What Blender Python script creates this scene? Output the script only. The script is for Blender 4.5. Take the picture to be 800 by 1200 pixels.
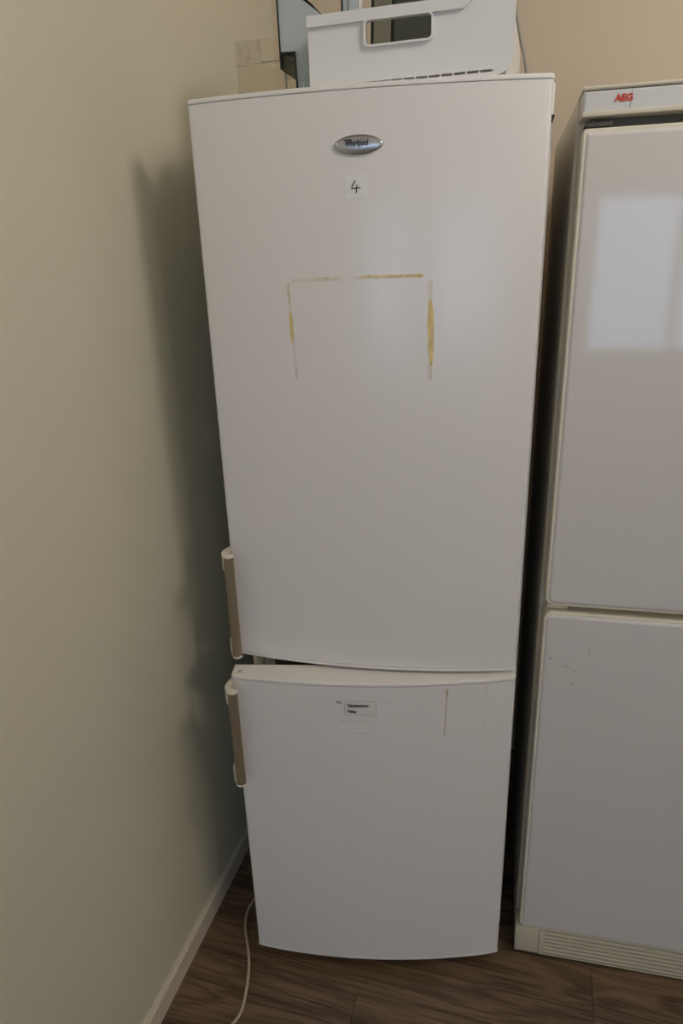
import bpy, bmesh, math, random
from mathutils import Vector, Matrix

for o in list(bpy.data.objects):
    bpy.data.objects.remove(o, do_unlink=True)
scene = bpy.context.scene
COL = scene.collection
random.seed(7)

# ------------------------------------------------------------------ camera
CAM_POS = Vector((0.6003, -1.2604, 1.6527))
YAW, PITCH, ROLL, FPX = 0.2853, 0.3544, -0.0339, 800.0
fwd = Vector((-math.sin(YAW) * math.cos(PITCH), math.cos(YAW) * math.cos(PITCH), -math.sin(PITCH)))
rgt = Vector((math.cos(YAW), math.sin(YAW), 0))
upv = rgt.cross(fwd)
cR, sR = math.cos(ROLL), math.sin(ROLL)
rgt, upv = cR * rgt + sR * upv, -sR * rgt + cR * upv
cam_data = bpy.data.cameras.new('camera')
cam_data.sensor_fit = 'VERTICAL'
cam_data.sensor_height = 36.0
cam_data.lens = FPX / 1200.0 * 36.0
cam_data.clip_start = 0.02
cam = bpy.data.objects.new('camera', cam_data)
m = Matrix((rgt, upv, -fwd)).transposed().to_4x4()
m.translation = CAM_POS
cam.matrix_world = m
COL.objects.link(cam)
scene.camera = cam

# ------------------------------------------------------------------ light: sky outside the windows, exposure
world = bpy.data.worlds.new('sky')
scene.world = world
world.use_nodes = True
bg = world.node_tree.nodes['Background']
bg.inputs['Color'].default_value = (0.54, 0.72, 1.0, 1)
SKY_STRENGTH = 4.1
bg.inputs['Strength'].default_value = SKY_STRENGTH
LAMP_COLOR = (1.0, 0.925, 0.83)
LAMP_STRENGTH = 21.0
LAMPS = [(1.85, -0.85), (4.2, -3.4)]        # opal drum ceiling lamps, built below; the second is added fill
GLOBE, DRUM = 0.25, 0.42
scene.view_settings.view_transform = 'Standard'
scene.view_settings.look = 'None'
scene.view_settings.gamma = 1.0
scene.view_settings.use_curve_mapping = False
scene.view_settings.exposure = -0.06
scene.cycles.transparent_max_bounces = 32

# room extents (metres)
XW, XR, YB, YF, ZC = -0.156, 6.0, 0.81, -4.5, 3.0
WINDOWS = [(0.25, 1.05), (1.42, 2.75)]
WZ0, WZ1 = 0.86, 2.07
for i, (a, b) in enumerate(WINDOWS):           # sampling portals for the daylight in the window openings
    L = bpy.data.lights.new('window_portal', 'AREA')
    L.shape = 'RECTANGLE'
    L.size, L.size_y = b - a, WZ1 - WZ0
    L.cycles.is_portal = True
    o = bpy.data.objects.new('window_portal', L)
    o.location = ((a + b) / 2, YF - 0.16, (WZ0 + WZ1) / 2)
    o.rotation_euler = (math.radians(90), 0, 0)
    COL.objects.link(o)


# ------------------------------------------------------------------ helpers
def srgb(r, g, b):
    f = lambda c: c / 12.92 if c <= 0.04045 else ((c + 0.055) / 1.055) ** 2.4
    return (f(r / 255), f(g / 255), f(b / 255), 1)


def mat(name, color, rough=0.5, metal=0.0, bump=0.0, bump_scale=200.0, spec=0.5, var=0.0, var_scale=3.0, coat=0.0):
    M = bpy.data.materials.new(name)
    M.use_nodes = True
    nt = M.node_tree
    p = nt.nodes['Principled BSDF']
    p.inputs['Base Color'].default_value = color
    p.inputs['Roughness'].default_value = rough
    p.inputs['Metallic'].default_value = metal
    p.inputs['Specular IOR Level'].default_value = spec
    p.inputs['Coat Weight'].default_value = coat
    tc = nt.nodes.new('ShaderNodeTexCoord')
    if var > 0:
        n = nt.nodes.new('ShaderNodeTexNoise')
        n.inputs['Scale'].default_value = var_scale
        n.inputs['Detail'].default_value = 4
        nt.links.new(tc.outputs['Object'], n.inputs['Vector'])
        mr = nt.nodes.new('ShaderNodeMapRange')
        mr.inputs['To Min'].default_value = 1 - var
        mr.inputs['To Max'].default_value = 1 + var
        nt.links.new(n.outputs['Fac'], mr.inputs['Value'])
        mx = nt.nodes.new('ShaderNodeMix')
        mx.data_type = 'RGBA'
        mx.blend_type = 'MULTIPLY'
        mx.inputs['Factor'].default_value = 1
        mx.inputs['A'].default_value = color
        nt.links.new(mr.outputs['Result'], mx.inputs['B'])
        nt.links.new(mx.outputs['Result'], p.inputs['Base Color'])
    if bump > 0:
        n2 = nt.nodes.new('ShaderNodeTexNoise')
        n2.inputs['Scale'].default_value = bump_scale
        n2.inputs['Detail'].default_value = 2
        nt.links.new(tc.outputs['Object'], n2.inputs['Vector'])
        b = nt.nodes.new('ShaderNodeBump')
        b.inputs['Strength'].default_value = bump
        b.inputs['Distance'].default_value = 0.002
        nt.links.new(n2.outputs['Fac'], b.inputs['Height'])
        nt.links.new(b.outputs['Normal'], p.inputs['Normal'])
    return M


def clear_mat(name, tint, gloss=0.12, rough=0.03):
    """thin clear sheet: mostly see-through with a weak mirror coat"""
    M = bpy.data.materials.new(name)
    M.use_nodes = True
    nt = M.node_tree
    nt.nodes.clear()
    out = nt.nodes.new('ShaderNodeOutputMaterial')
    t = nt.nodes.new('ShaderNodeBsdfTransparent')
    t.inputs['Color'].default_value = tint
    g = nt.nodes.new('ShaderNodeBsdfGlossy')
    g.inputs['Roughness'].default_value = rough
    lw = nt.nodes.new('ShaderNodeLayerWeight')          # Schlick curve, the same from both sides of the sheet
    lw.inputs['Blend'].default_value = 0.5
    pw = nt.nodes.new('ShaderNodeMath'); pw.operation = 'POWER'; pw.inputs[1].default_value = 5.0
    fr = nt.nodes.new('ShaderNodeMath'); fr.operation = 'MULTIPLY_ADD'
    fr.inputs[1].default_value = 0.8; fr.inputs[2].default_value = gloss * 0.4
    nt.links.new(lw.outputs['Facing'], pw.inputs[0])
    nt.links.new(pw.outputs[0], fr.inputs[0])
    mx = nt.nodes.new('ShaderNodeMixShader')
    nt.links.new(fr.outputs[0], mx.inputs[0])
    nt.links.new(t.outputs[0], mx.inputs[1])
    nt.links.new(g.outputs[0], mx.inputs[2])
    nt.links.new(mx.outputs[0], out.inputs['Surface'])
    return M


def film_mat(name, color, lo, hi, scale):
    """patchy dried film: noise decides where it still sticks"""
    M = bpy.data.materials.new(name)
    M.use_nodes = True
    nt = M.node_tree
    p = nt.nodes['Principled BSDF']
    p.inputs['Base Color'].default_value = color
    p.inputs['Roughness'].default_value = 0.5
    tc = nt.nodes.new('ShaderNodeTexCoord')
    mp = nt.nodes.new('ShaderNodeMapping')
    mp.inputs['Scale'].default_value = scale
    n = nt.nodes.new('ShaderNodeTexNoise')
    n.inputs['Scale'].default_value = 1.0
    n.inputs['Detail'].default_value = 3
    mr = nt.nodes.new('ShaderNodeMapRange')
    mr.inputs['From Min'].default_value = 0.3
    mr.inputs['From Max'].default_value = 0.7
    mr.inputs['To Min'].default_value = lo
    mr.inputs['To Max'].default_value = hi
    nt.links.new(tc.outputs['Object'], mp.inputs['Vector'])
    nt.links.new(mp.outputs[0], n.inputs['Vector'])
    nt.links.new(n.outputs['Fac'], mr.inputs['Value'])
    nt.links.new(mr.outputs[0], p.inputs['Alpha'])
    return M


def emit_mat(name, color, strength):
    M = bpy.data.materials.new(name)
    M.use_nodes = True
    p = M.node_tree.nodes['Principled BSDF']
    p.inputs['Base Color'].default_value = (0.8, 0.8, 0.8, 1)
    p.inputs['Emission Color'].default_value = (*color, 1)
    p.inputs['Emission Strength'].default_value = strength
    return M


def wood_mat():
    M = bpy.data.materials.new('oak_laminate')
    M.use_nodes = True
    nt = M.node_tree
    N, Lk = nt.nodes, nt.links
    p = N['Principled BSDF']
    p.inputs['Roughness'].default_value = 0.45
    tc = N.new('ShaderNodeTexCoord')
    oi = N.new('ShaderNodeObjectInfo')
    mul = N.new('ShaderNodeMath'); mul.operation = 'MULTIPLY'; mul.inputs[1].default_value = 37.0
    Lk.new(oi.outputs['Random'], mul.inputs[0])
    comb = N.new('ShaderNodeCombineXYZ')
    for k in range(3):
        Lk.new(mul.outputs[0], comb.inputs[k])
    add = N.new('ShaderNodeVectorMath'); add.operation = 'ADD'
    Lk.new(tc.outputs['Object'], add.inputs[0]); Lk.new(comb.outputs[0], add.inputs[1])
    mp = N.new('ShaderNodeMapping'); mp.inputs['Scale'].default_value = (0.9, 7.0, 1.0)
    Lk.new(add.outputs[0], mp.inputs['Vector'])
    n1 = N.new('ShaderNodeTexNoise'); n1.inputs['Scale'].default_value = 1.4; n1.inputs['Detail'].default_value = 3
    n1.inputs['Distortion'].default_value = 0.6
    Lk.new(mp.outputs[0], n1.inputs['Vector'])
    # growth rings: contour lines of the stretched noise
    ring = N.new('ShaderNodeMath'); ring.operation = 'MULTIPLY'; ring.inputs[1].default_value = 70.0
    Lk.new(n1.outputs['Fac'], ring.inputs[0])
    sn = N.new('ShaderNodeMath'); sn.operation = 'SINE'
    Lk.new(ring.outputs[0], sn.inputs[0])
    mp2 = N.new('ShaderNodeMapping'); mp2.inputs['Scale'].default_value = (7.0, 260.0, 1.0)
    Lk.new(add.outputs[0], mp2.inputs['Vector'])
    n2 = N.new('ShaderNodeTexNoise'); n2.inputs['Scale'].default_value = 1.0; n2.inputs['Detail'].default_value = 4
    Lk.new(mp2.outputs[0], n2.inputs['Vector'])
    mixv = N.new('ShaderNodeMath'); mixv.operation = 'MULTIPLY_ADD'
    mixv.inputs[1].default_value = 0.07
    hf = N.new('ShaderNodeMath'); hf.operation = 'MULTIPLY'; hf.inputs[1].default_value = 0.45
    Lk.new(n2.outputs['Fac'], hf.inputs[0])
    Lk.new(sn.outputs[0], mixv.inputs[0]); Lk.new(hf.outputs[0], mixv.inputs[2])
    mp3 = N.new('ShaderNodeMapping'); mp3.inputs['Scale'].default_value = (1.2, 10.0, 1.0)
    Lk.new(add.outputs[0], mp3.inputs['Vector'])
    n3 = N.new('ShaderNodeTexNoise'); n3.inputs['Scale'].default_value = 1.5; n3.inputs['Detail'].default_value = 5
    Lk.new(mp3.outputs[0], n3.inputs['Vector'])
    m4 = N.new('ShaderNodeMath'); m4.operation = 'MULTIPLY_ADD'; m4.inputs[1].default_value = 0.5
    Lk.new(n3.outputs['Fac'], m4.inputs[0]); Lk.new(mixv.outputs[0], m4.inputs[2])
    rp = N.new('ShaderNodeValToRGB')
    rp.color_ramp.elements[0].position = 0.30
    rp.color_ramp.elements[0].color = srgb(66, 51, 38)
    rp.color_ramp.elements[1].position = 0.66
    rp.color_ramp.elements[1].color = srgb(138, 113, 89)
    e = rp.color_ramp.elements.new(0.46); e.color = srgb(106, 85, 66)
    Lk.new(m4.outputs[0], rp.inputs[0])
    Lk.new(rp.outputs[0], p.inputs['Base Color'])
    return M


M_WALL = mat('wall_paint_beige', srgb(212, 208, 187), 0.6, bump=0.15, bump_scale=260, var=0.015)
M_WALL2 = mat('wall_back_tone', srgb(206, 190, 168), 0.6, bump=0.15, bump_scale=260, var=0.015)  # back wall, base tone a little warmer than the left wall
M_CEIL = mat('ceiling_paint', srgb(200, 196, 188), 0.8)
M_WALL3 = mat('wall_low_bounce', srgb(140, 126, 108), 0.6)  # unseen right wall, darkened so less light bounces back
M_BASE = mat('baseboard_paint', srgb(214, 204, 186), 0.45)
M_WOOD = wood_mat()
M_JOINT = mat('joint_dark', srgb(38, 30, 24), 0.8)
M_WHITE = mat('white_enamel', srgb(231, 227, 226), 0.22, bump=0.03, bump_scale=60, coat=0.0)
M_CAP = mat('white_plastic', srgb(232, 228, 225), 0.35)
M_SIDE = mat('cabinet_enamel', srgb(222, 218, 212), 0.4, bump=0.05, bump_scale=300)
M_LINER = mat('liner_plastic', srgb(214, 208, 196), 0.4)
M_GASKET = mat('gasket_rubber', srgb(150, 150, 146), 0.6)
M_DARK = mat('dark_plastic', srgb(28, 27, 26), 0.5)
M_BAR = mat('taupe_aluminium', srgb(150, 137, 118), 0.42, metal=0.55)
M_BRACKET = mat('handle_bracket_plastic', srgb(226, 220, 206), 0.35)
M_AEG = mat('door_enamel', srgb(218, 214, 212), 0.06, bump=0.012, bump_scale=40)
M_CREAM = mat('cream_plastic', srgb(216, 208, 190), 0.45)
M_PANEL = mat('panel_plastic', srgb(214, 213, 212), 0.35)
M_GRIM = mat('hinge_metal', srgb(110, 104, 96), 0.5, metal=0.5)
M_RED = mat('red_print', srgb(205, 62, 36), 0.4)
M_BLACK = mat('black_ink', srgb(20, 19, 20), 0.5)
M_GREYINK = mat('grey_ink', srgb(120, 114, 110), 0.6)
M_PALEINK = mat('pale_ink', srgb(182, 178, 174), 0.6)
M_PAPER = mat('paper_label', srgb(232, 231, 230), 0.6)
M_LABEL = mat('label_paper', srgb(222, 220, 216), 0.5)
M_CHROME = mat('chrome', srgb(196, 196, 198), 0.16, metal=1.0)
M_SILVER = mat('silver_foil', srgb(196, 196, 200), 0.32, metal=0.85)
M_CORD = mat('cord_vinyl', srgb(190, 178, 156), 0.45)
M_CABLE = mat('cable_grey', srgb(150, 147, 140), 0.5)
M_BASKET = mat('basket_plastic', srgb(226, 226, 226), 0.35)
M_BLUEGREY = mat('bluegrey_plastic', srgb(178, 186, 190), 0.4)
M_EDGE = mat('black_edge_trim', srgb(26, 30, 28), 0.35)
M_GLASS = clear_mat('shelf_glass', srgb(204, 210, 212), 0.08)
M_CLEAR = clear_mat('clear_plastic', srgb(253, 252, 250), 0.08, 0.08)
M_RIB = clear_mat('clear_ribs', srgb(250, 248, 244), 0.5, 0.12)
M_PANE = clear_mat('window_glass', srgb(250, 252, 252), 0.1, 0.0)
M_FRAME = mat('window_frame_paint', srgb(228, 228, 226), 0.4)
M_LAMP = emit_mat('lamp_diffuser', LAMP_COLOR, LAMP_STRENGTH)
M_TAPE1 = film_mat('yellowed_adhesive', srgb(246, 216, 140), 0.45, 0.85, (90, 90, 30))
M_TAPE2 = film_mat('faded_adhesive', srgb(236, 210, 150), 0.0, 0.36, (60, 60, 30))
M_RUST = film_mat('brown_drip', srgb(206, 180, 142), 0.3, 0.85, (300, 300, 60))
M_SCUFF = film_mat('grey_scuff', srgb(110, 104, 100), 0.0, 0.8, (260, 260, 260))
M_TRIM = mat('cream_trim', srgb(228, 221, 204), 0.4)
M_RECESS = mat('recess_plastic', srgb(84, 78, 66), 0.5)
M_PLINTH = mat('plinth_plastic', srgb(204, 197, 178), 0.5)


def link(name, me, material, parent=None, smooth=False):
    o = bpy.data.objects.new(name, me)
    if material is not None and len(me.materials) == 0:
        me.materials.append(material)
    if parent is not None:
        o.parent = parent
    if smooth:
        for f in me.polygons:
            f.use_smooth = True
        me.set_sharp_from_angle(angle=math.radians(40))
        for f in me.polygons:
            if f.area > 0.05 or len(f.vertices) > 8:       # large flat faces stay truly flat
                f.use_smooth = False
    COL.objects.link(o)
    return o


def bm_obj(name, bm, material, parent=None, smooth=False):
    bmesh.ops.recalc_face_normals(bm, faces=bm.faces)
    me = bpy.data.meshes.new(name)
    bm.to_mesh(me)
    bm.free()
    return link(name, me, material, parent, smooth)


def empty(name, loc=(0, 0, 0), rz=0.0, parent=None):
    o = bpy.data.objects.new(name, None)
    o.location = loc
    o.rotation_euler = (0, 0, rz)
    o.empty_display_size = 0.1
    if parent:
        o.parent = parent
    COL.objects.link(o)
    return o


def tag(o, label=None, cat=None, group=None, kind=None):
    if label: o['label'] = label
    if cat: o['category'] = cat
    if group: o['group'] = group
    if kind: o['kind'] = kind
    return o


def add_box(bm, x0, x1, y0, y1, z0, z1, bev=0.0, seg=2):
    r = bmesh.ops.create_cube(bm, size=1.0)
    vs = r['verts']
    for v in vs:
        v.co = Vector(((x0 + x1) / 2 + v.co.x * (x1 - x0), (y0 + y1) / 2 + v.co.y * (y1 - y0), (z0 + z1) / 2 + v.co.z * (z1 - z0)))
    if bev > 0:
        es = list({e for v in vs for e in v.link_edges})
        bmesh.ops.bevel(bm, geom=es, offset=bev, segments=seg, affect='EDGES', profile=0.5)


def box(name, x0, x1, y0, y1, z0, z1, material, parent=None, bev=0.0, seg=2):
    bm = bmesh.new()
    add_box(bm, x0, x1, y0, y1, z0, z1, bev, seg)
    return bm_obj(name, bm, material, parent, smooth=bev > 0)


def add_loft(bm, rings, cap=True):
    """rings: list of equal-length closed point loops"""
    vr = [[bm.verts.new(p) for p in r] for r in rings]
    n = len(vr[0])
    for a, b in zip(vr, vr[1:]):
        for i in range(n):
            bm.faces.new((a[i], a[(i + 1) % n], b[(i + 1) % n], b[i]))
    if cap:
        bm.faces.new(vr[0][::-1])
        bm.faces.new(vr[-1])


def add_tube(bm, pts, r, n=10):
    pts = [Vector(p) for p in pts]
    rings = []
    ref = Vector((0, 0, 1))
    for i, p in enumerate(pts):
        t = (pts[min(i + 1, len(pts) - 1)] - pts[max(i - 1, 0)]).normalized()
        if abs(t.dot(ref)) > 0.95:
            ref = Vector((1, 0, 0))
        a = t.cross(ref).normalized()
        b = t.cross(a).normalized()
        rings.append([p + r * (math.cos(2 * math.pi * k / n) * a + math.sin(2 * math.pi * k / n) * b) for k in range(n)])
    add_loft(bm, rings)


def spline(pts, n=10):
    """Catmull-Rom through pts"""
    P = [Vector(p) for p in pts]
    P = [2 * P[0] - P[1]] + P + [2 * P[-1] - P[-2]]
    out = []
    for i in range(1, len(P) - 2):
        for k in range(n):
            t = k / n
            a, b, c, d = P[i - 1], P[i], P[i + 1], P[i + 2]
            out.append(0.5 * (2 * b + (c - a) * t + (2 * a - 5 * b + 4 * c - d) * t * t + (3 * b - a - 3 * c + d) * t ** 3))
    out.append(P[-2])
    return out


def rrect(x0, x1, z0, z1, r, n=6):
    """rounded rectangle in (x,z); r = one radius or (bl, br, tr, tl)"""
    if not isinstance(r, (tuple, list)):
        r = (r,) * 4
    pts = []
    for (cx, cz, rr, a0) in ((x0, z0, r[0], 180), (x1, z0, r[1], 270), (x1, z1, r[2], 0), (x0, z1, r[3], 90)):
        ox = cx + (rr if cx == x0 else -rr)
        oz = cz + (rr if cz == z0 else -rr)
        for k in range(n + 1):
            a = math.radians(a0 + 90 * k / n)
            pts.append((ox + rr * math.cos(a), oz + rr * math.sin(a)))
    return pts


def text_obj(name, body, size, material, parent, origin, xdir, zdir, bold=0.0, sx=1.0, depth=0.0003, shear=0.0, surf=None):
    """lettering as mesh; origin = lower-left corner, xdir right, zdir up (in parent space)"""
    cu = bpy.data.curves.new(name, 'FONT')
    cu.body = body
    cu.size = size
    cu.offset = bold
    cu.shear = shear
    cu.resolution_u = 3
    tmp = bpy.data.objects.new(name, cu)
    COL.objects.link(tmp)
    dg = bpy.context.evaluated_depsgraph_get()
    me = bpy.data.meshes.new_from_object(tmp.evaluated_get(dg))
    bpy.data.objects.remove(tmp, do_unlink=True)
    me.materials.clear()
    X, Z = Vector(xdir).normalized(), Vector(zdir).normalized()
    Nn = X.cross(Z)
    for v in me.vertices:
        v.co = Vector(origin) + X * (v.co.x * sx) + Z * v.co.y + Nn * depth
    return link(name, me, material, parent)


# ------------------------------------------------------------------ the room
T = 0.15


def struct(name, o):
    o['kind'] = 'structure'
    return o


struct('wall_left', box('wall_left', XW - T, XW, YF - T, YB + T, 0, ZC, M_WALL))
struct('wall_back', box('wall_back', XW, XR, YB, YB + T, 0, ZC, M_WALL2))
struct('wall_right', box('wall_right', XR, XR + T, YF - T, YB + T, 0, ZC, M_WALL3))
struct('ceiling', box('ceiling', XW - T, XR + T, YF - T, YB + T, ZC, ZC + 0.1, M_CEIL))
bm = bmesh.new()                                # window wall behind the camera: piers, sill band and lintel
xs = [XW] + [v for w in WINDOWS for v in w] + [XR]
for i in range(0, len(xs), 2):
    add_box(bm, xs[i], xs[i + 1], YF - T, YF, WZ0, WZ1)
add_box(bm, XW, XR, YF - T, YF, 0, WZ0)
add_box(bm, XW, XR, YF - T, YF, WZ1, ZC)
struct('wall_front', bm_obj('wall_front', bm, M_WALL))
for i, (a, b) in enumerate(WINDOWS):
    w = empty('window_%d' % (i + 1), ((a + b) / 2, YF, WZ0))
    w['kind'] = 'structure'
    h = (b - a) / 2
    bm = bmesh.new()
    zt = WZ1 - WZ0
    for (x0, x1, z0, z1) in ((-h, -h + .05, 0, zt), (h - .05, h, 0, zt), (-h + .05, h - .05, 0, .05), (-h + .05, h - .05, zt - .05, zt)):
        add_box(bm, x0, x1, -0.11, -0.05, z0, z1)
    nm = 1 if i == 0 else 2
    edges = [-h + .05 + (2 * h - .1) * k / nm for k in range(nm + 1)]
    for e in edges[1:-1]:
        add_box(bm, e - .03, e + .03, -0.11, -0.05, .05, zt - .05)
    bm_obj('window_frame', bm, M_FRAME, w)
    for k in range(nm):
        x0 = edges[k] + (0.03 if k else 0)
        x1 = edges[k + 1] - (0.03 if k < nm - 1 else 0)
        bm = bmesh.new()
        vs = [bm.verts.new(p) for p in ((x0, -.08, .05), (x1, -.08, .05), (x1, -.08, zt - .05), (x0, -.08, zt - .05))]
        bm.faces.new(vs)
        bm_obj('window_pane', bm, M_PANE, w)
    box('window_sill', -h, h, -0.05, 0.06, -0.025, 0.0, M_FRAME, w, 0.004)

# floor: sub-floor in the joint colour with single planks laid along x
floor = struct('floor', box('floor', XW - T, XR + T, YF - T, YB + T, -0.06, -0.008, M_JOINT))
PW, PL = 0.19, 1.285
bm = bmesh.new()
add_box(bm, -PL / 2 + .0003, PL / 2 - .0003, -PW / 2 + .0003, PW / 2 - .0003, -0.008, 0.0, 0.0006, 1)
bmesh.ops.recalc_face_normals(bm, faces=bm.faces)
plank_me = bpy.data.meshes.new('plank')
bm.to_mesh(plank_me); bm.free()
plank_me.materials.append(M_WOOD)
ROW0 = 0.030
row = -28
for row in range(-24, 5):
    yc = ROW0 - PW / 2 + PW * row
    if yc + PW / 2 > YB + 0.1 or yc - PW / 2 < YF - 0.1:
        continue
    off = {0: 0.82, -1: 0.28, 1: 0.02, -2: 1.02}.get(row, (row * 0.47) % PL)
    x = off - 2 * PL
    while x < XR:
        if x + PL > XW - 0.05:
            o = bpy.data.objects.new('plank', plank_me)
            o.location = (x + PL / 2, yc, 0)
            o.parent = floor
            COL.objects.link(o)
        x += PL


def baseboard(name, axis, a, b, wallpos, sgn):
    h, t = 0.060, 0.011
    prof = [(0, 0), (t, 0), (t, h - .005), (t - .004, h), (0, h)]
    bm = bmesh.new()
    rings = []
    for s in (a, b):
        if axis == 'y':
            rings.append([(wallpos + sgn * p, s, z) for p, z in prof])
        else:
            rings.append([(s, wallpos + sgn * p, z) for p, z in prof])
    add_loft(bm, rings)
    return struct(name, bm_obj(name, bm, M_BASE))


baseboard('baseboard_left', 'y', YF, YB, XW, 1)
baseboard('baseboard_back', 'x', XW + 0.011, XR, YB, -1)
baseboard('baseboard_right', 'y', YF, YB - 0.011, XR, -1)
baseboard('baseboard_front', 'x', XW + 0.011, XR - 0.011, YF, 1)


# ceiling lamps: one right of the refrigerators, one added to fill shadows
def ceiling_lamp(x, y, label):
    t = empty('ceiling_lamp', (x, y, ZC))
    n = 32
    ring = lambda r, z: [(r * math.cos(2 * math.pi * k / n), r * math.sin(2 * math.pi * k / n), z) for k in range(n)]
    bm = bmesh.new()
    add_loft(bm, [ring(.06, 0), ring(.062, -.004), ring(.06, -.03), ring(.03, -.045)])
    bm_obj('canopy', bm, M_FRAME, t, True)
    bm = bmesh.new()
    add_loft(bm, [ring(.012, -.045), ring(.012, -.110), ring(.05, -.112), ring(.05, -.128)])
    bm_obj('stem', bm, M_FRAME, t, True)
    zt, zb = -.125, -.125 - DRUM
    bm = bmesh.new()
    add_loft(bm, [ring(GLOBE, zt), ring(GLOBE, (zt + zb) / 2), ring(GLOBE, zb)], cap=False)
    bm_obj('opal_drum', bm, M_LAMP, t, True)
    bm = bmesh.new()
    add_loft(bm, [ring(GLOBE + .004, zt + .008), ring(GLOBE + .004, zt - .004), ring(GLOBE - .004, zt - .004)])
    bm_obj('top_plate', bm, M_FRAME, t, True)
    bm = bmesh.new()
    add_loft(bm, [ring(GLOBE + .004, zb - .008), ring(GLOBE + .004, zb + .004), ring(GLOBE - .004, zb + .004)])
    bm_obj('downlight_block', bm, M_FRAME, t, True)  # added opaque disc, keeps lamp light off the lower doors and floor
    tag(t, label, 'lamp', 'drum ceiling lamps of the room')


for (x, y), lb in zip(LAMPS, ('opal drum ceiling lamp to the right of the refrigerators',
                              'added opal drum fill lamp nearer the windows')):
    ceiling_lamp(x, y, lb)

# ------------------------------------------------------------------ white refrigerator (left)
W, SAG, RC = 0.595, 0.028, 0.0546
fr = empty('refrigerator', (0.595, 0, 0), RC)
tag(fr, 'tall white fridge-freezer with both doors ajar and basket on top, beside the beige wall', 'refrigerator')

# hollow cabinet: shell, divider, liner openings
CX0, CX1, CY0, CY1, CZ0, CZ1 = -0.603, 0.0055, 0.062, 0.61, 0.045, 1.911
bm = bmesh.new()
wt = 0.028
add_box(bm, CX0, CX0 + wt, CY0, CY1, CZ0, CZ1, 0.004)
add_box(bm, CX1 - wt, CX1, CY0, CY1, CZ0, CZ1, 0.004)
add_box(bm, CX0 + wt, CX1 - wt, CY0, CY1, CZ1 - wt, CZ1)
add_box(bm, CX0 + wt, CX1 - wt, CY0, CY1, CZ0, CZ0 + wt)
add_box(bm, CX0 + wt, CX1 - wt, CY1 - wt, CY1, CZ0 + wt, CZ1 - wt)
bm_obj('cabinet', bm, M_SIDE, fr, True)
bm = bmesh.new()
lt = 0.026
for (z0, z1) in ((CZ0 + wt, 0.80), (0.87, CZ1 - wt)):
    add_box(bm, CX0 + wt, CX0 + wt + lt, CY0 + .004, CY1 - wt, z0, z1)
    add_box(bm, CX1 - wt - lt, CX1 - wt, CY0 + .004, CY1 - wt, z0, z1)
add_box(bm, CX0 + wt, CX1 - wt, CY0 + .004, CY1 - wt, 0.80, 0.87)
add_box(bm, CX0 + wt + lt, CX1 - wt - lt, CY0 + .004, CY1 - wt, CZ0 + wt, CZ0 + wt + lt)
add_box(bm, CX0 + wt + lt, CX1 - wt - lt, CY0 + .004, CY1 - wt, CZ1 - wt - lt, CZ1 - wt)
bm_obj('inner_liner', bm, M_LINER, fr)
box('kick_plate', CX0 + .02, CX1 - .02, 0.10, 0.12, 0.004, CZ0, M_DARK, fr)
for sx in (CX0 + .05, CX1 - .05):
    for sy in (0.16, 0.56):
        bm = bmesh.new()
        add_tube(bm, [(sx, sy, 0.0), (sx, sy, 0.012), (sx, sy, 0.0125), (sx, sy, CZ0)], 0.018, 12)
        bm_obj('foot', bm, M_DARK, fr)


def bow(u, sag=SAG):
    return -sag * (1 - ((u + W / 2) / (W / 2)) ** 2)


def door_section(inset, depth, r=0.007, n=28):
    """top-view outline of a bowed door, local x in [-W,0], front toward -y"""
    pts = []
    x0, x1 = -W + inset, -inset
    rr = max(r - inset, 0.002)
    # left rear -> left front fillet -> front -> right front fillet -> right rear
    yl = bow(x0) + inset
    for k in range(6):
        a = math.radians(180 + 90 * k / 5)
        pts.append((x0 + rr + rr * math.cos(a), yl + rr + rr * math.sin(a)))
    for k in range(1, n):
        u = x0 + rr + (x1 - x0 - 2 * rr) * k / n
        pts.append((u, bow(u) + inset))
    for k in range(6):
        a = math.radians(270 + 90 * k / 5)
        pts.append((x1 - rr + rr * math.cos(a), yl + rr + rr * math.sin(a)))
    pts.append((x1, depth - inset))
    pts.append((x0, depth - inset))
    return pts


def door_slab(name, z0, z1, depth, material, parent, b0=0.0, b1=0.0, grow=0.0):
    rings = []
    prof = []
    if b0 > 0:
        prof += [(z0, b0), (z0 + b0 * .3, b0 * .3), (z0 + b0, 0)]
    else:
        prof += [(z0, 0)]
    if b1 > 0:
        prof += [(z1 - b1, 0), (z1 - b1 * .3, b1 * .3), (z1, b1)]
    else:
        prof += [(z1, 0)]
    for z, ins in prof:
        rings.append([(x, y, z) for x, y in door_section(ins - grow, depth)])
    bm = bmesh.new()
    add_loft(bm, rings)
    return bm_obj(name, bm, material, parent, True)


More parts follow.
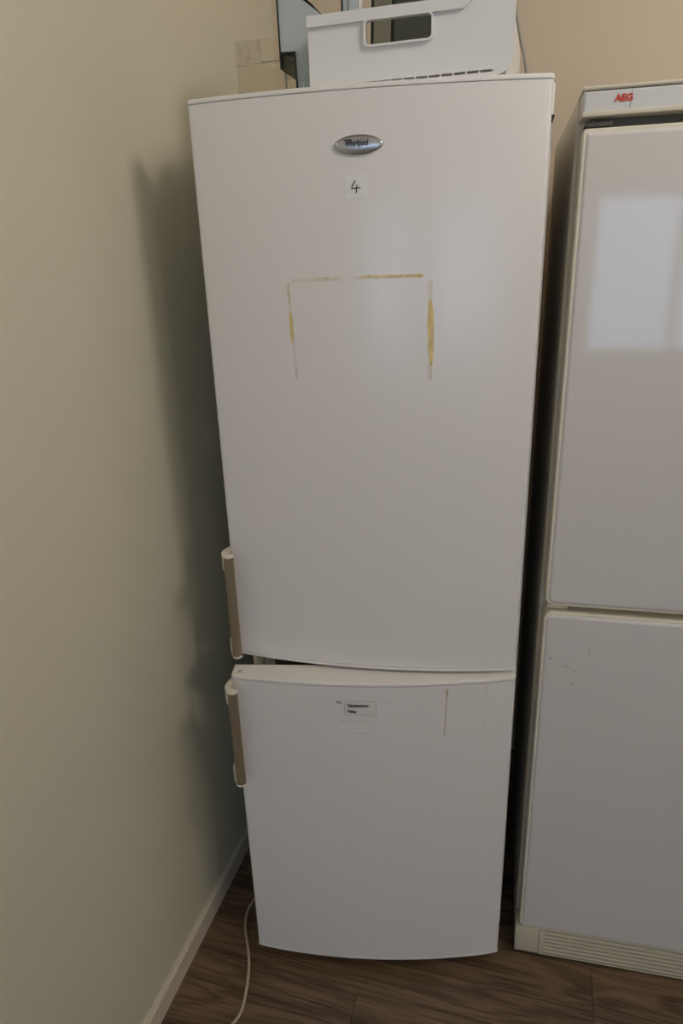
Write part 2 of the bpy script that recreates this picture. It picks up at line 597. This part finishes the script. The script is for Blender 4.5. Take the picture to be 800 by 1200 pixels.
def make_door(pivot, ang, z0, z1, depth, name):
    """origin of the door object = hinge axis"""
    d = door_slab(name, z0 + 0.0085, z1 - 0.0085, depth, M_WHITE, fr)
    d.location = (pivot[0], pivot[1], 0)
    d.rotation_euler = (0, 0, ang)
    for (a, b, ba, bb) in ((z0, z0 + .0075, .0025, 0.001), (z1 - .0075, z1, 0.001, .003)):
        door_slab('end_cap', a, b, depth, M_CAP, d, ba, bb, 0.0008)
    for (a, b) in ((z0 + .0075, z0 + .0085), (z1 - .0085, z1 - .0075)):
        door_slab('seam', a, b, depth, M_GASKET, d, 0, 0, -0.0015)
    # gasket ring and inner liner on the rear face
    bm = bmesh.new()
    g = 0.014
    add_box(bm, -W + .02, -W + .02 + .018, depth, depth + g, z0 + .02, z1 - .02)
    add_box(bm, -.038, -.02, depth, depth + g * .3, z0 + .02, z1 - .02)
    add_box(bm, -W + .038, -.038, depth, depth + g * .5, z0 + .02, z0 + .038)
    add_box(bm, -W + .038, -.038, depth, depth + g * .5, z1 - .038, z1 - .02)
    bm_obj('gasket', bm, M_GASKET, d)
    return d


DEP = 0.042
up = make_door((0, 0), 0.1123 - RC, 0.8409, 1.911, DEP, 'door')
up['label'] = 'upper refrigerator door with badge and yellow tape marks'
lo = make_door((0.0016, -0.0135), 0.2158 - RC, 0.0374, 0.8344, DEP, 'door')
lo['label'] = 'lower freezer door standing ajar'


def build_handle(d, z0, z1):
    uc, yc, hw = -0.5865, -0.0345, 0.0105

    def prof(g, yy=0):
        pts = []
        for k in range(13):
            a = math.radians(180 + 180 * k / 12)
            pts.append((uc + (hw + g) * math.cos(a), yc + (0.0100 + g) * math.sin(a)))
        for k in range(1, 6):
            a = math.radians(180 * k / 6)
            pts.append((uc + (hw + g) * math.cos(a), yc + (0.0050 + g) * math.sin(a)))
        return pts
    bm = bmesh.new()
    n = 10
    rings = []
    for k in range(n + 1):
        z = z0 + .004 + (z1 - z0 - .008) * k / n
        rings.append([(x, y, z) for x, y in prof(0)])
    add_loft(bm, rings)
    bar = bm_obj('handle', bm, M_BAR, d, True)
    for top in (True, False):
        bm = bmesh.new()
        za, zb = (z1 - .036, z1) if top else (z0, z0 + .036)
        # end cap over the bar
        e = (z1 - .004, z1 + .0005) if top else (z0 - .0005, z0 + .004)
        rings = []
        for z, g in ((e[0], 0.0006), (e[0] + .0015, .0010), (e[1] - .0015, .0010), (e[1], -0.001)):
            rings.append([(x, y, z) for x, y in prof(g)])
        add_loft(bm, rings)
        # hook-shaped bracket from the door side round to the bar
        hook = [(-W + .004, 0.018), (-W - .0010, 0.018), (-W - .0060, 0.006), (-W - .0105, -0.012), (-W - .0100, -0.024), (-W - .004, -0.034), (-W + .001, -0.0345),
                (uc, -0.0300), (uc, -0.0285), (-W + .004, -0.026), (-W - .001, -0.018), (-W + .001, 0.000)]
        zs = [(za + .010 if top else za, 0.0), (za + .012 if top else za + .002, 0.0), (zb - .002 if top else zb - .012, 0.0), (zb if top else zb - .010, 0.0)]
        if top:
            rings = [[(x + (0 if y > -.005 else 0), y, z - (0.0)) for x, y in hook] for z in (za, za + .004, zb - .004, zb)]
        else:
            rings = [[(x, y, z) for x, y in hook] for z in (za, za + .004, zb - .004, zb)]
        add_loft(bm, rings)
        bm_obj('handle_bracket', bm, M_BRACKET, d, True)
    return bar


build_handle(up, 0.856, 1.094)
build_handle(lo, 0.578, 0.820)


def surf(u, off=0.0004):
    return bow(u) - off


def film(name, pts, width, material, d, off=0.0004, horizontal=False):
    """flat mark hugging the bowed door: pts = [(u,z)...] centre line, width or list of widths"""
    bm = bmesh.new()
    wd = width if isinstance(width, (list, tuple)) else [width] * len(pts)
    A, B = [], []
    for (u, z), w in zip(pts, wd):
        if horizontal:
            p, q = (u, z - w / 2), (u, z + w / 2)
        else:
            p, q = (u - w / 2, z), (u + w / 2, z)
        A.append(bm.verts.new((p[0], surf(p[0], off), p[1])))
        B.append(bm.verts.new((q[0], surf(q[0], off), q[1])))
    for i in range(len(A) - 1):
        bm.faces.new((A[i], B[i], B[i + 1], A[i + 1]))
    return bm_obj(name, bm, material, d)


def lerp_pts(p, q, n, wob=0.0):
    return [(p[0] + (q[0] - p[0]) * k / n + random.uniform(-wob, wob), p[1] + (q[1] - p[1]) * k / n) for k in range(n + 1)]


# yellow tape residue on the upper door
film('tape_residue', lerp_pts((-0.4315, 1.568), (-0.4295, 1.512), 8, .0004), [.002, .004, .005, .006, .006, .0055, .005, .004, .0015], M_TAPE1, up)
film('tape_residue', lerp_pts((-0.4325, 1.618), (-0.4252, 1.45), 10, .0004), 0.0050, M_TAPE2, up, .0003)
film('tape_residue', lerp_pts((-0.184, 1.584), (-0.181, 1.472), 12, .0004), [.004, .007, .009, .010, .011, .011, .0105, .010, .010, .009, .008, .006, .003], M_TAPE1, up)
film('tape_residue', lerp_pts((-0.185, 1.615), (-0.184, 1.445), 10, .0004), 0.0085, M_TAPE2, up, .0003)
film('tape_residue', [(u, z) for u, z in lerp_pts((-0.300, 1.6235), (-0.200, 1.6225), 12)], 0.0035, M_TAPE1, up, horizontal=True)
film('tape_residue', [(u, z) for u, z in lerp_pts((-0.4250, 1.6205), (-0.200, 1.6230), 16)], 0.0065, M_TAPE2, up, .0003, horizontal=True)
film('tape_residue', [(u, z) for u, z in lerp_pts((-0.210, 1.6225), (-0.196, 1.6225), 4)], [.003, .006, .0065, .006, .003], M_TAPE1, up, .0006, horizontal=True)

# oval badge
bu, bz = -0.3025, 1.8245
bm = bmesh.new()
rings = []
RX, RZ = 0.0400, 0.0150
for (s, off) in ((1.0, -0.002), (1.0, .0015), (.97, .0035), (.92, .0042), (.87, .0036)):
    ring = []
    for k in range(48):
        a = 2 * math.pi * k / 48
        x, z = RX * s * math.cos(a), (RZ - RX * (1 - s) * .75) * math.sin(a)
        ring.append((bu + x, bow(bu + x) - off, bz + z))
    rings.append(ring)
add_loft(bm, rings)
bm_obj('badge_rim', bm, M_CHROME, up, True)
bm = bmesh.new()
rings = []
for (s, off) in ((.88, .0035), (.7, .0050), (.45, .0060), (.2, .0064), (.03, .0065)):
    ring = []
    for k in range(48):
        a = 2 * math.pi * k / 48
        ring.append((bu + RX * s * math.cos(a), bow(bu + RX * s * math.cos(a)) - off, bz + RZ * (s - .06) * math.sin(a) * 1.02))
    rings.append(ring)
add_loft(bm, rings)
bm_obj('badge_plate', bm, M_SILVER, up, True)
text_obj('badge_lettering', 'Whirlpool', 0.0125, M_BLACK, up, (bu - 0.0205, bow(bu) - .0070, bz - 0.0020), (1, 0, 0), (0, 0, 1), bold=0.00035, sx=0.72)
bm = bmesh.new()                                   # small row of marks over the word, and the thin swoosh ring around it
for k in range(4):
    add_box(bm, bu - .0225 + k * .0032, bu - .0200 + k * .0032, bow(bu) - .0068, bow(bu) - .0060, bz + .0062, bz + .0078)
bm_obj('badge_print', bm, M_BLACK, up)
bm = bmesh.new()
pts = []
for k in range(31):
    a = math.radians(-120 + 220 * k / 30)
    x, z = 0.011 * math.cos(a), 0.0045 * math.sin(a)
    c, s = math.cos(math.radians(42)), math.sin(math.radians(42))
    pts.append((bu + .004 + x * c - z * s, bow(bu) - .0066, bz + .0005 + x * s + z * c))
add_tube(bm, pts, 0.00035, 6)
bm_obj('badge_swoosh', bm, M_GREYINK, up)

# number note
nu, nz = -0.3065, 1.7640
film('number_note', lerp_pts((nu - .019, nz), (nu + .019, nz), 6), 0.034, M_PAPER, up, .0005, horizontal=True)
bm = bmesh.new()
for seg in ([(-.0015, .0100), (-.0035, .0055), (-.0072, -.0012), (-.0040, -.0018), (.0075, -.0008)], [(.0018, .0035), (.0010, -.0020), (.0004, -.0088)]):
    sp = spline([(nu - .001 + x, 0, nz - .001 + z) for x, z in seg], 6)
    add_tube(bm, [(p.x, surf(p.x, .0007), p.z) for p in sp], 0.00095, 6)
bm_obj('number_four', bm, M_BLACK, up)

# label on the freezer door
lu, lz = -0.3215, 0.7740
film('label_outline', lerp_pts((lu - .0335, lz), (lu + .0335, lz), 8), 0.0348, M_PALEINK, lo, .0004, horizontal=True)
film('label_sticker', lerp_pts((lu - .0325, lz), (lu + .0325, lz), 8), 0.0330, M_LABEL, lo, .0006, horizontal=True)
text_obj('label_lettering', 'Pakasteseemer:', 0.0105, M_BLACK, lo, (lu - .0265, surf(lu, .0013), lz + .0040), (1, bow(lu + .03) - bow(lu - .03), 0) if False else (1, 0.0, 0), (0, 0, 1), bold=0.00030, sx=0.68, depth=0.0)
text_obj('label_lettering', 'Puhas', 0.0105, M_BLACK, lo, (lu - .0265, surf(lu, .0013), lz - .0105), (1, 0, 0), (0, 0, 1), bold=0.00030, sx=0.74, depth=0.0)
film('scuff', lerp_pts((-0.3720, 0.7890), (-0.3600, 0.7860), 4), .006, M_SCUFF, lo, horizontal=True)
film('scuff', lerp_pts((-0.268, 0.7925), (-0.265, 0.7895), 3), .004, M_SCUFF, lo, horizontal=True)
film('scuff', lerp_pts((-0.366, 0.7405), (-0.300, 0.7415), 4), .0018, M_TAPE2, lo, horizontal=True)
film('scuff', lerp_pts((-0.372, 0.7115), (-0.290, 0.7125), 4), .0014, M_TAPE2, lo, horizontal=True)
# brown drip
film('drip_mark', [(-.1425, 0.8185), (-.1425, 0.8135), (-.1425, 0.8065), (-.143, 0.7965), (-.1445, 0.7465), (-.146, 0.7085), (-.1465, 0.7045), (-.1465, 0.7005)],
     [.002, .0048, .0048, .0022, .0018, .0018, .0032, .001], M_RUST, lo)
film('drip_mark', [(-.0610, 0.8185), (-.0612, 0.7665), (-.0615, 0.7285), (-.062, 0.7125)], [.001, .0008, .0008, .001], M_TAPE2, lo)

# hinge details at the right, between the doors and at the top
box('middle_hinge', -0.055, 0.002, 0.004, 0.060, 0.8350, 0.8404, M_CAP, fr)
box('hinge_pin_cover', -0.020, 0.004, 0.006, 0.0615, 1.852, 1.855, M_DARK, fr)
box('hinge_plug', -W + .012, -W + .020, 0.010, 0.020, 0.8342, 0.8350, M_PALEINK, lo)

# ------------------------------------------------------------------ second refrigerator (right)
RA = 0.0546
ae = empty('refrigerator', (0.637, 0.0227, 0), RA)
tag(ae, 'white fridge-freezer with cream trim and slatted plinth, cut off by right picture edge', 'refrigerator')
AW = 0.60


def front_slab(name, x0, x1, z0, z1, r, y0, y1, edge, material, parent, seg=5, sag=0.0):
    """rounded rectangle front with softly rounded edge; rear at y1, front at y0"""
    bm = bmesh.new()
    rings = [[(x, y1, z) for x, z in rrect(x0, x1, z0, z1, r)]]
    for k in range(seg + 1):
        a = math.radians(90 * k / seg)
        ins = edge * (1 - math.cos(a))
        yy = y0 + edge * (1 - math.sin(a))
        rr = [max(q - ins, .0005) for q in (r if isinstance(r, (tuple, list)) else (r,) * 4)]
        rings.append([(x, yy, z) for x, z in rrect(x0 + ins, x1 - ins, z0 + ins, z1 - ins, rr)])
    add_loft(bm, rings)
    return bm_obj(name, bm, material, parent, True)


bm = bmesh.new()
add_box(bm, 0.0, AW, 0.055, 0.60, 0.012, 1.8865, 0.004)
bm_obj('cabinet', bm, M_CREAM, ae, True)
# top panel with cap
front_slab('control_panel', 0.004, AW - .004, 1.851, 1.886, (.004, .004, .002, .002), 0.001, 0.10, .004, M_PANEL, ae)
front_slab('panel_strip', 0.003, AW - .003, 1.850, 1.8575, (.003,) * 4, -0.0010, 0.10, .002, M_CREAM, ae)
front_slab('top_cap', 0.002, AW - .002, 1.8865, 1.8925, (.003,) * 4, -0.001, 0.09, .003, M_CREAM, ae)
box('handle_recess', 0.02, AW - .02, 0.030, 0.055, 1.838, 1.851, M_RECESS, ae)
text_obj('brand_lettering', 'AEG', 0.0130, M_RED, ae, (0.0505, 0.0003, 1.8690), (1, 0, 0), (0, 0, 1), bold=0.00065, sx=1.05)
bm = bmesh.new()
add_tube(bm, [(0.0745, 0.0008, 1.8845), (0.0738, 0.0008, 1.874), (0.0742, 0.0008, 1.866), (0.0728, 0.0008, 1.858)], 0.0004, 5)
bm_obj('panel_crack', bm, M_GREYINK, ae)
# doors with cream surround
for (z0, z1, lab) in ((0.9855, 1.8345, 'upper glossy door reflecting a window'), (0.0960, 0.9710, 'lower door with small chips')):
    d = front_slab('door', 0.011, AW - .011, z0 + .0045, z1 - .0045, (.016, .016, .016, .016) if z0 < .5 else (.016, .016, .006, .006), 0.0, 0.045, .008, M_AEG, ae, 7)
    d['label'] = lab
    front_slab('door_surround', 0.007, AW - .007, z0, z1, (.017, .017, .017, .017) if z0 < .5 else (.017, .017, .006, .006), 0.0030, 0.050, .003, M_TRIM, d)
for (zc) in (0.9785, 1.842):
    bm = bmesh.new()
    add_box(bm, 0.012, 0.052, 0.014, 0.054, zc - .004, zc + .003, .001)
    add_tube(bm, [(0.022, 0.024, zc - .007), (0.022, 0.024, zc + .007)], .005, 10)
    bm_obj('hinge', bm, M_GRIM if zc > 1.5 else M_CREAM, ae, True)
for sx in (0.05, AW - .05):
    for sy in (0.10, 0.55):
        bm = bmesh.new()
        add_tube(bm, [(sx, sy, 0.0), (sx, sy, 0.013)], 0.02, 12)
        bm_obj('foot', bm, M_DARK, ae)
# plinth with a slatted grille
bm = bmesh.new()
add_box(bm, -0.001, 0.056, 0.004, 0.05, 0.0105, 0.0945, .002)
add_box(bm, 0.056, AW, 0.004, 0.05, 0.0105, 0.0145, .0)
add_box(bm, 0.056, AW, 0.006, 0.05, 0.0895, 0.0945, .0)
add_box(bm, 0.056, 0.068, 0.002, 0.05, 0.012, 0.090, .001)
add_box(bm, 0.060, AW, 0.014, 0.05, 0.012, 0.090, .0)
bm_obj('plinth', bm, M_PLINTH, ae, True)
slat_me = None
for k in range(6):
    z = 0.0185 + k * 0.0123
    if slat_me is None:
        bm = bmesh.new()
        rings = []
        for x in (0.068, AW - 0.002):
            rings.append([(x, 0.014, 0.0), (x, 0.0045, 0.0), (x, 0.0035, 0.002), (x, 0.0045, 0.0062), (x, 0.014, 0.0085)])
        add_loft(bm, rings)
        s = bm_obj('slat', bm, M_PLINTH, ae)
        slat_me = s.data
    else:
        s = link('slat', slat_me, M_PLINTH, ae)
    s.location.z = z


# chips on the lower door
def chip(x, z, w, h, m_):
    bm = bmesh.new()
    n = 9
    vs = [bm.verts.new((x + w * math.cos(2 * math.pi * k / n) * random.uniform(.6, 1.1), -0.0003, z + h * math.sin(2 * math.pi * k / n) * random.uniform(.6, 1.1))) for k in range(n)]
    bm.faces.new(vs)
    bm_obj('paint_chip', bm, m_, ae)


chip(0.0265, 0.8655, .0030, .0014, M_BLACK)
for (x, z, s) in ((.052, .851, .0012), (.058, .849, .0016), (.064, .850, .001), (.0995, .8915, .0016), (.101, .886, .0011), (.074, .840, .0016), (.077, .829, .0012), (.0735, .807, .0018)):
    chip(x, z, s * 1.25, s, M_GREYINK)

# ------------------------------------------------------------------ things on top of the left refrigerator
ZT = 1.9115
bk = empty('freezer_basket', (0.366, 0.0, ZT), 0.0)
tag(bk, 'white plastic freezer drawer with rectangular grip opening, on top of the fridge', 'drawer')


def bx_panel():
    """front panel in local x -0.165..0.165, thickness 4 mm, grip opening and vent slots left open"""
    y0, y1 = 0.0, 0.004
    xl, xr = -0.165, 0.165
    hx0, hx1, hz0, hz1 = -0.067, 0.039, 0.0705, 0.1040
    zt = 0.1190
    bm = bmesh.new()
    sl0, sl1 = 0.0170, 0.0208
    add_box(bm, xl, hx0, y0, y1, sl1, zt)
    add_box(bm, hx1, 0.100, y0, y1, sl1, zt)
    add_box(bm, hx0, hx1, y0, y1, sl1, hz0)
    add_box(bm, hx0, hx1, y0, y1, hz1, zt)
    # tall right end with slanted shoulder and chamfered foot
    pr = [(0.100, sl1), (0.135, sl1), (0.135, 0.0108), (0.150, 0.0140), (xr, 0.0240), (xr + .002, 0.150), (0.140, 0.150), (0.100, zt)]
    add_loft(bm, [[(x, y0, z) for x, z in pr], [(x, y1, z) for x, z in pr]])
    # foot strip and bars between the slots
    add_box(bm, xl, 0.135, y0, y1, 0.0, sl0)
    n = 12
    for k in range(n + 1):
        x = -0.110 + (0.135 - -0.110) * k / n
        add_box(bm, x - .0012, x + .0012, y0, y1, sl0, sl1)
    add_box(bm, xl, -0.110, y0, y1, sl0, sl1)
    return bm


bm_obj('front_panel', bx_panel(), M_BASKET, bk)
box('slot_backing', -0.160, 0.134, 0.035, 0.038, 0.004, 0.060, M_BASKET, bk)  # added backing, sets how dark the slots look
# rolled rim along the top edge with slanted end
bm = bmesh.new()
rim = [(-0.165, 0.1040), (0.088, 0.1040), (0.112, 0.122), (0.140, 0.150), (0.126, 0.150), (0.100, 0.1200), (-0.165, 0.1200)]
add_loft(bm, [[(x, -0.006, z) for x, z in rim], [(x, 0.0, z) for x, z in rim]])
bm_obj('rim', bm, M_BASKET, bk)
bm = bmesh.new()                                    # lip around the grip opening
loop = rrect(-0.067, 0.039, 0.0705, 0.1035, 0.006, 5)
outer = rrect(-0.070, 0.042, 0.0675, 0.1065, 0.008, 5)
rings = [[(x, 0.004, z) for x, z in loop], [(x, -0.0065, z) for x, z in loop], [(x, -0.0065, z) for x, z in outer], [(x, 0.001, z) for x, z in outer]]
add_loft(bm, rings, cap=False)
bm_obj('grip_lip', bm, M_BASKET, bk)
bm = bmesh.new()
add_box(bm, -0.165, -0.161, 0.004, 0.36, 0.0, 0.119)
bm_obj('side_panel', bm, M_BASKET, bk)
bm = bmesh.new()
add_box(bm, 0.155, 0.159, 0.004, 0.36, 0.012, 0.119)
bm_obj('side_panel', bm, M_BASKET, bk)
box('back_panel', -0.161, 0.155, 0.356, 0.36, 0.0, 0.09, M_BASKET, bk)
box('bottom_panel', -0.161, 0.135, 0.004, 0.356, 0.0, 0.004, M_BASKET, bk)


def glass_shelf(x0, x1, y, zb, h, tilt, label, rz=0.0):
    t = empty('glass_shelf', (x0, y, zb), rz)
    w = x1 - x0
    t.rotation_euler = (tilt, 0, rz)
    box('glass_pane', 0.004, w - .004, -.002, .002, 0.004, h - .004, M_GLASS, t)
    for (a, b, c, d_) in ((0, .004, 0, h), (w - .004, w, 0, h), (.004, w - .004, 0, .004), (.004, w - .004, h - .004, h)):
        box('edge_trim', a, b, -.003, .003, c, d_, M_EDGE, t)
    tag(t, label, 'shelf', 'glass shelves standing in the basket')
    return t


glass_shelf(0.268, 0.392, 0.150, ZT + .0045, 0.250, math.radians(-9), 'black-edged glass shelf standing in the basket, nearer the basket front')
glass_shelf(0.285, 0.480, 0.235, ZT + .0045, 0.245, math.radians(-12), 'black-edged glass shelf standing in the basket, furthest back')
rl = empty('shelf_rail', (0.2265, 0.118, ZT + .0045))          # pale grey upright trim with a black edge
tag(rl, 'pale grey plastic shelf rail with black edge, standing upright in the basket', 'rail')
box('rail_body', 0.003, 0.030, 0.0, 0.006, 0, .25, M_BLUEGREY, rl, .001)
box('rail_groove', 0.012, 0.0135, -0.001, 0.001, 0.01, .24, M_GREYINK, rl)
box('black_edge', 0.0, 0.003, -.001, .007, 0, .25, M_EDGE, rl)
box('rail_lip', 0.031, 0.036, 0.001, .012, 0, .25, M_CAP, rl, .001)

# grey-blue L-shaped door shelf end with a glass strip, standing left of the basket
sh = empty('door_shelf', (0.150, 0.085, ZT), 0.0)
tag(sh, 'grey-blue plastic door shelf with dark edge and shadow lines and glass flap, left of the basket', 'shelf')
Lp = [(0.000, 0.0), (0.0450, 0.0), (0.0450, 0.150), (0.0110, 0.176), (-0.0130, 0.180), (-0.0290, 0.178), (-0.0275, 0.098), (-0.0020, 0.096)]
bm = bmesh.new()
add_loft(bm, [[(x, 0.0, z) for x, z in Lp], [(x, 0.085, z) for x, z in Lp]])
bm_obj('shelf_body', bm, M_BLUEGREY, sh)
bm = bmesh.new()


def strip(bm, p, q, w, y0, y1):
    a, b = Vector((p[0], 0, p[1])), Vector((q[0], 0, q[1]))
    n = (b - a).normalized().cross(Vector((0, 1, 0))) * w / 2
    add_loft(bm, [[(v.x, y, v.z) for v in (a - n, a + n, b + n, b - n)] for y in (y0, y1)])


strip(bm, (-0.0300, 0.181), (-0.0285, 0.072), .0028, -.002, .086)
strip(bm, (-0.0275, 0.0965), (-0.0010, 0.0950), .0028, -.002, .030)  # shadow edge over the notch, put in as a dark strip
strip(bm, (-0.0015, 0.0965), (0.0015, 0.0), .0030, -.002, .030)  # shadow edge down the notch side, also a dark strip
strip(bm, (-0.0200, 0.1815), (0.0060, 0.1850), .0025, -.002, .086)
strip(bm, (0.0060, 0.1850), (0.0350, 0.1610), .0016, -.002, .086)
strip(bm, (-0.0285, 0.072), (-0.0010, 0.0530), .0012, -.002, .010)
bm_obj('black_edge', bm, M_EDGE, sh)
bm = bmesh.new()
gp = [(-0.0275, 0.0725), (-0.0015, 0.0545), (-0.0015, 0.0945), (-0.0265, 0.096)]
add_loft(bm, [[(x, y, z) for x, z in gp] for y in (0.002, 0.006)])
bm_obj('glass_flap', bm, clear_mat('green_glass', srgb(222, 228, 212), 0.12), sh)
bm = bmesh.new()
for (a, b, c, d_) in ((.005, .0125, .036, .0375), (.005, .0125, .046, .0475), (.005, .0062, .036, .0475), (.0113, .0125, .036, .0475)):
    add_box(bm, a, b, -.0015, 0.0, c, d_)
bm_obj('clip', bm, M_CAP, sh)

# clear plastic box at the left end
cb = empty('clear_box', (0.066, 0.130, ZT), 0.0)
tag(cb, 'clear transparent plastic box with ribbed corner, at left end of the fridge top', 'box')
hx = 0.049
bm = bmesh.new()
t_ = 0.0022
add_box(bm, -hx, hx, 0, t_, 0, .134)
add_box(bm, -hx, -hx + t_, t_, .20, 0, .134)
add_box(bm, hx - t_, hx, t_, .20, 0, .134)
add_box(bm, -hx + t_, hx - t_, .20 - t_, .20, 0, .134)
add_box(bm, -hx + t_, hx - t_, t_, .20 - t_, 0, t_)
bm_obj('box_wall', bm, M_CLEAR, cb)
bm = bmesh.new()
add_box(bm, -hx - .001, 0.002, -.004, -.0002, .096, .134, .0015)
bm_obj('ribbed_corner', bm, M_RIB, cb, True)
for (x, z) in ((-.040, .116), (-.026, .128), (-.022, .117), (-.0235, .105), (-.006, .119)):
    bm = bmesh.new()
    bmesh.ops.create_uvsphere(bm, u_segments=12, v_segments=8, radius=.0030)
    for v in bm.verts:
        v.co = Vector((v.co.x + x, v.co.y * .7 - .0045, v.co.z * 1.3 + z))
    bm_obj('rib_knob', bm, M_RIB, cb, True)
m_ridge = mat('clear_ridge', srgb(196, 186, 166), 0.15, spec=0.8)
for (x0, x1, z0, z1) in ((-hx - .001, -hx + .020, .0945, .0975), (.002, hx - .004, .0960, .0985), (hx - .004, hx + .0005, .0, .0985), (-hx - .0005, -hx + .0030, .0, .0945)):
    box('ridge', x0, x1, -.0040, -.0004, z0, z1, m_ridge, cb, .001)

for root in (bk, sh, cb):                            # everything above the foot sits 8 mm lower
    for ch in root.children:
        for v in ch.data.vertices:
            if v.co.z > 0.0102:
                v.co.z -= 0.008
            elif v.co.z > 0.0045:
                v.co.z *= 0.25

# ------------------------------------------------------------------ cables
bm = bmesh.new()
add_tube(bm, spline([(0.478, .62, 2.60), (0.484, .62, 2.35), (0.496, .62, 2.19), (0.510, .62, 2.12), (0.526, .62, 2.06), (0.534, .63, 2.0), (0.534, .66, 1.90), (0.53, .68, 1.70)], 8), 0.0032, 8)
tag(bm_obj('cable', bm, M_CABLE, None, True), 'thin grey cable hanging down behind the fridge right of the basket', 'cable')
bm = bmesh.new()
add_tube(bm, spline([(-0.060, -0.520, .0038), (-0.010, -0.390, .0038), (0.019, -0.314, .0038), (0.026, -0.278, .0038), (0.016, -0.223, .0038), (-0.002, -0.168, .0038),
                     (-0.027, -0.120, .0038), (-0.051, -0.076, .0038), (-0.062, -0.035, .0038), (-0.060, 0.001, .0038), (-0.045, 0.06, .0038), (-0.055, 0.30, .0038),
                     (-0.05, 0.60, .0038), (0.02, 0.70, .0038), (0.20, 0.72, .0038)], 8), 0.0037, 8)
tag(bm_obj('power_cord', bm, M_CORD, None, True), 'cream power cord winding over the floor beside the left fridge', 'cord')
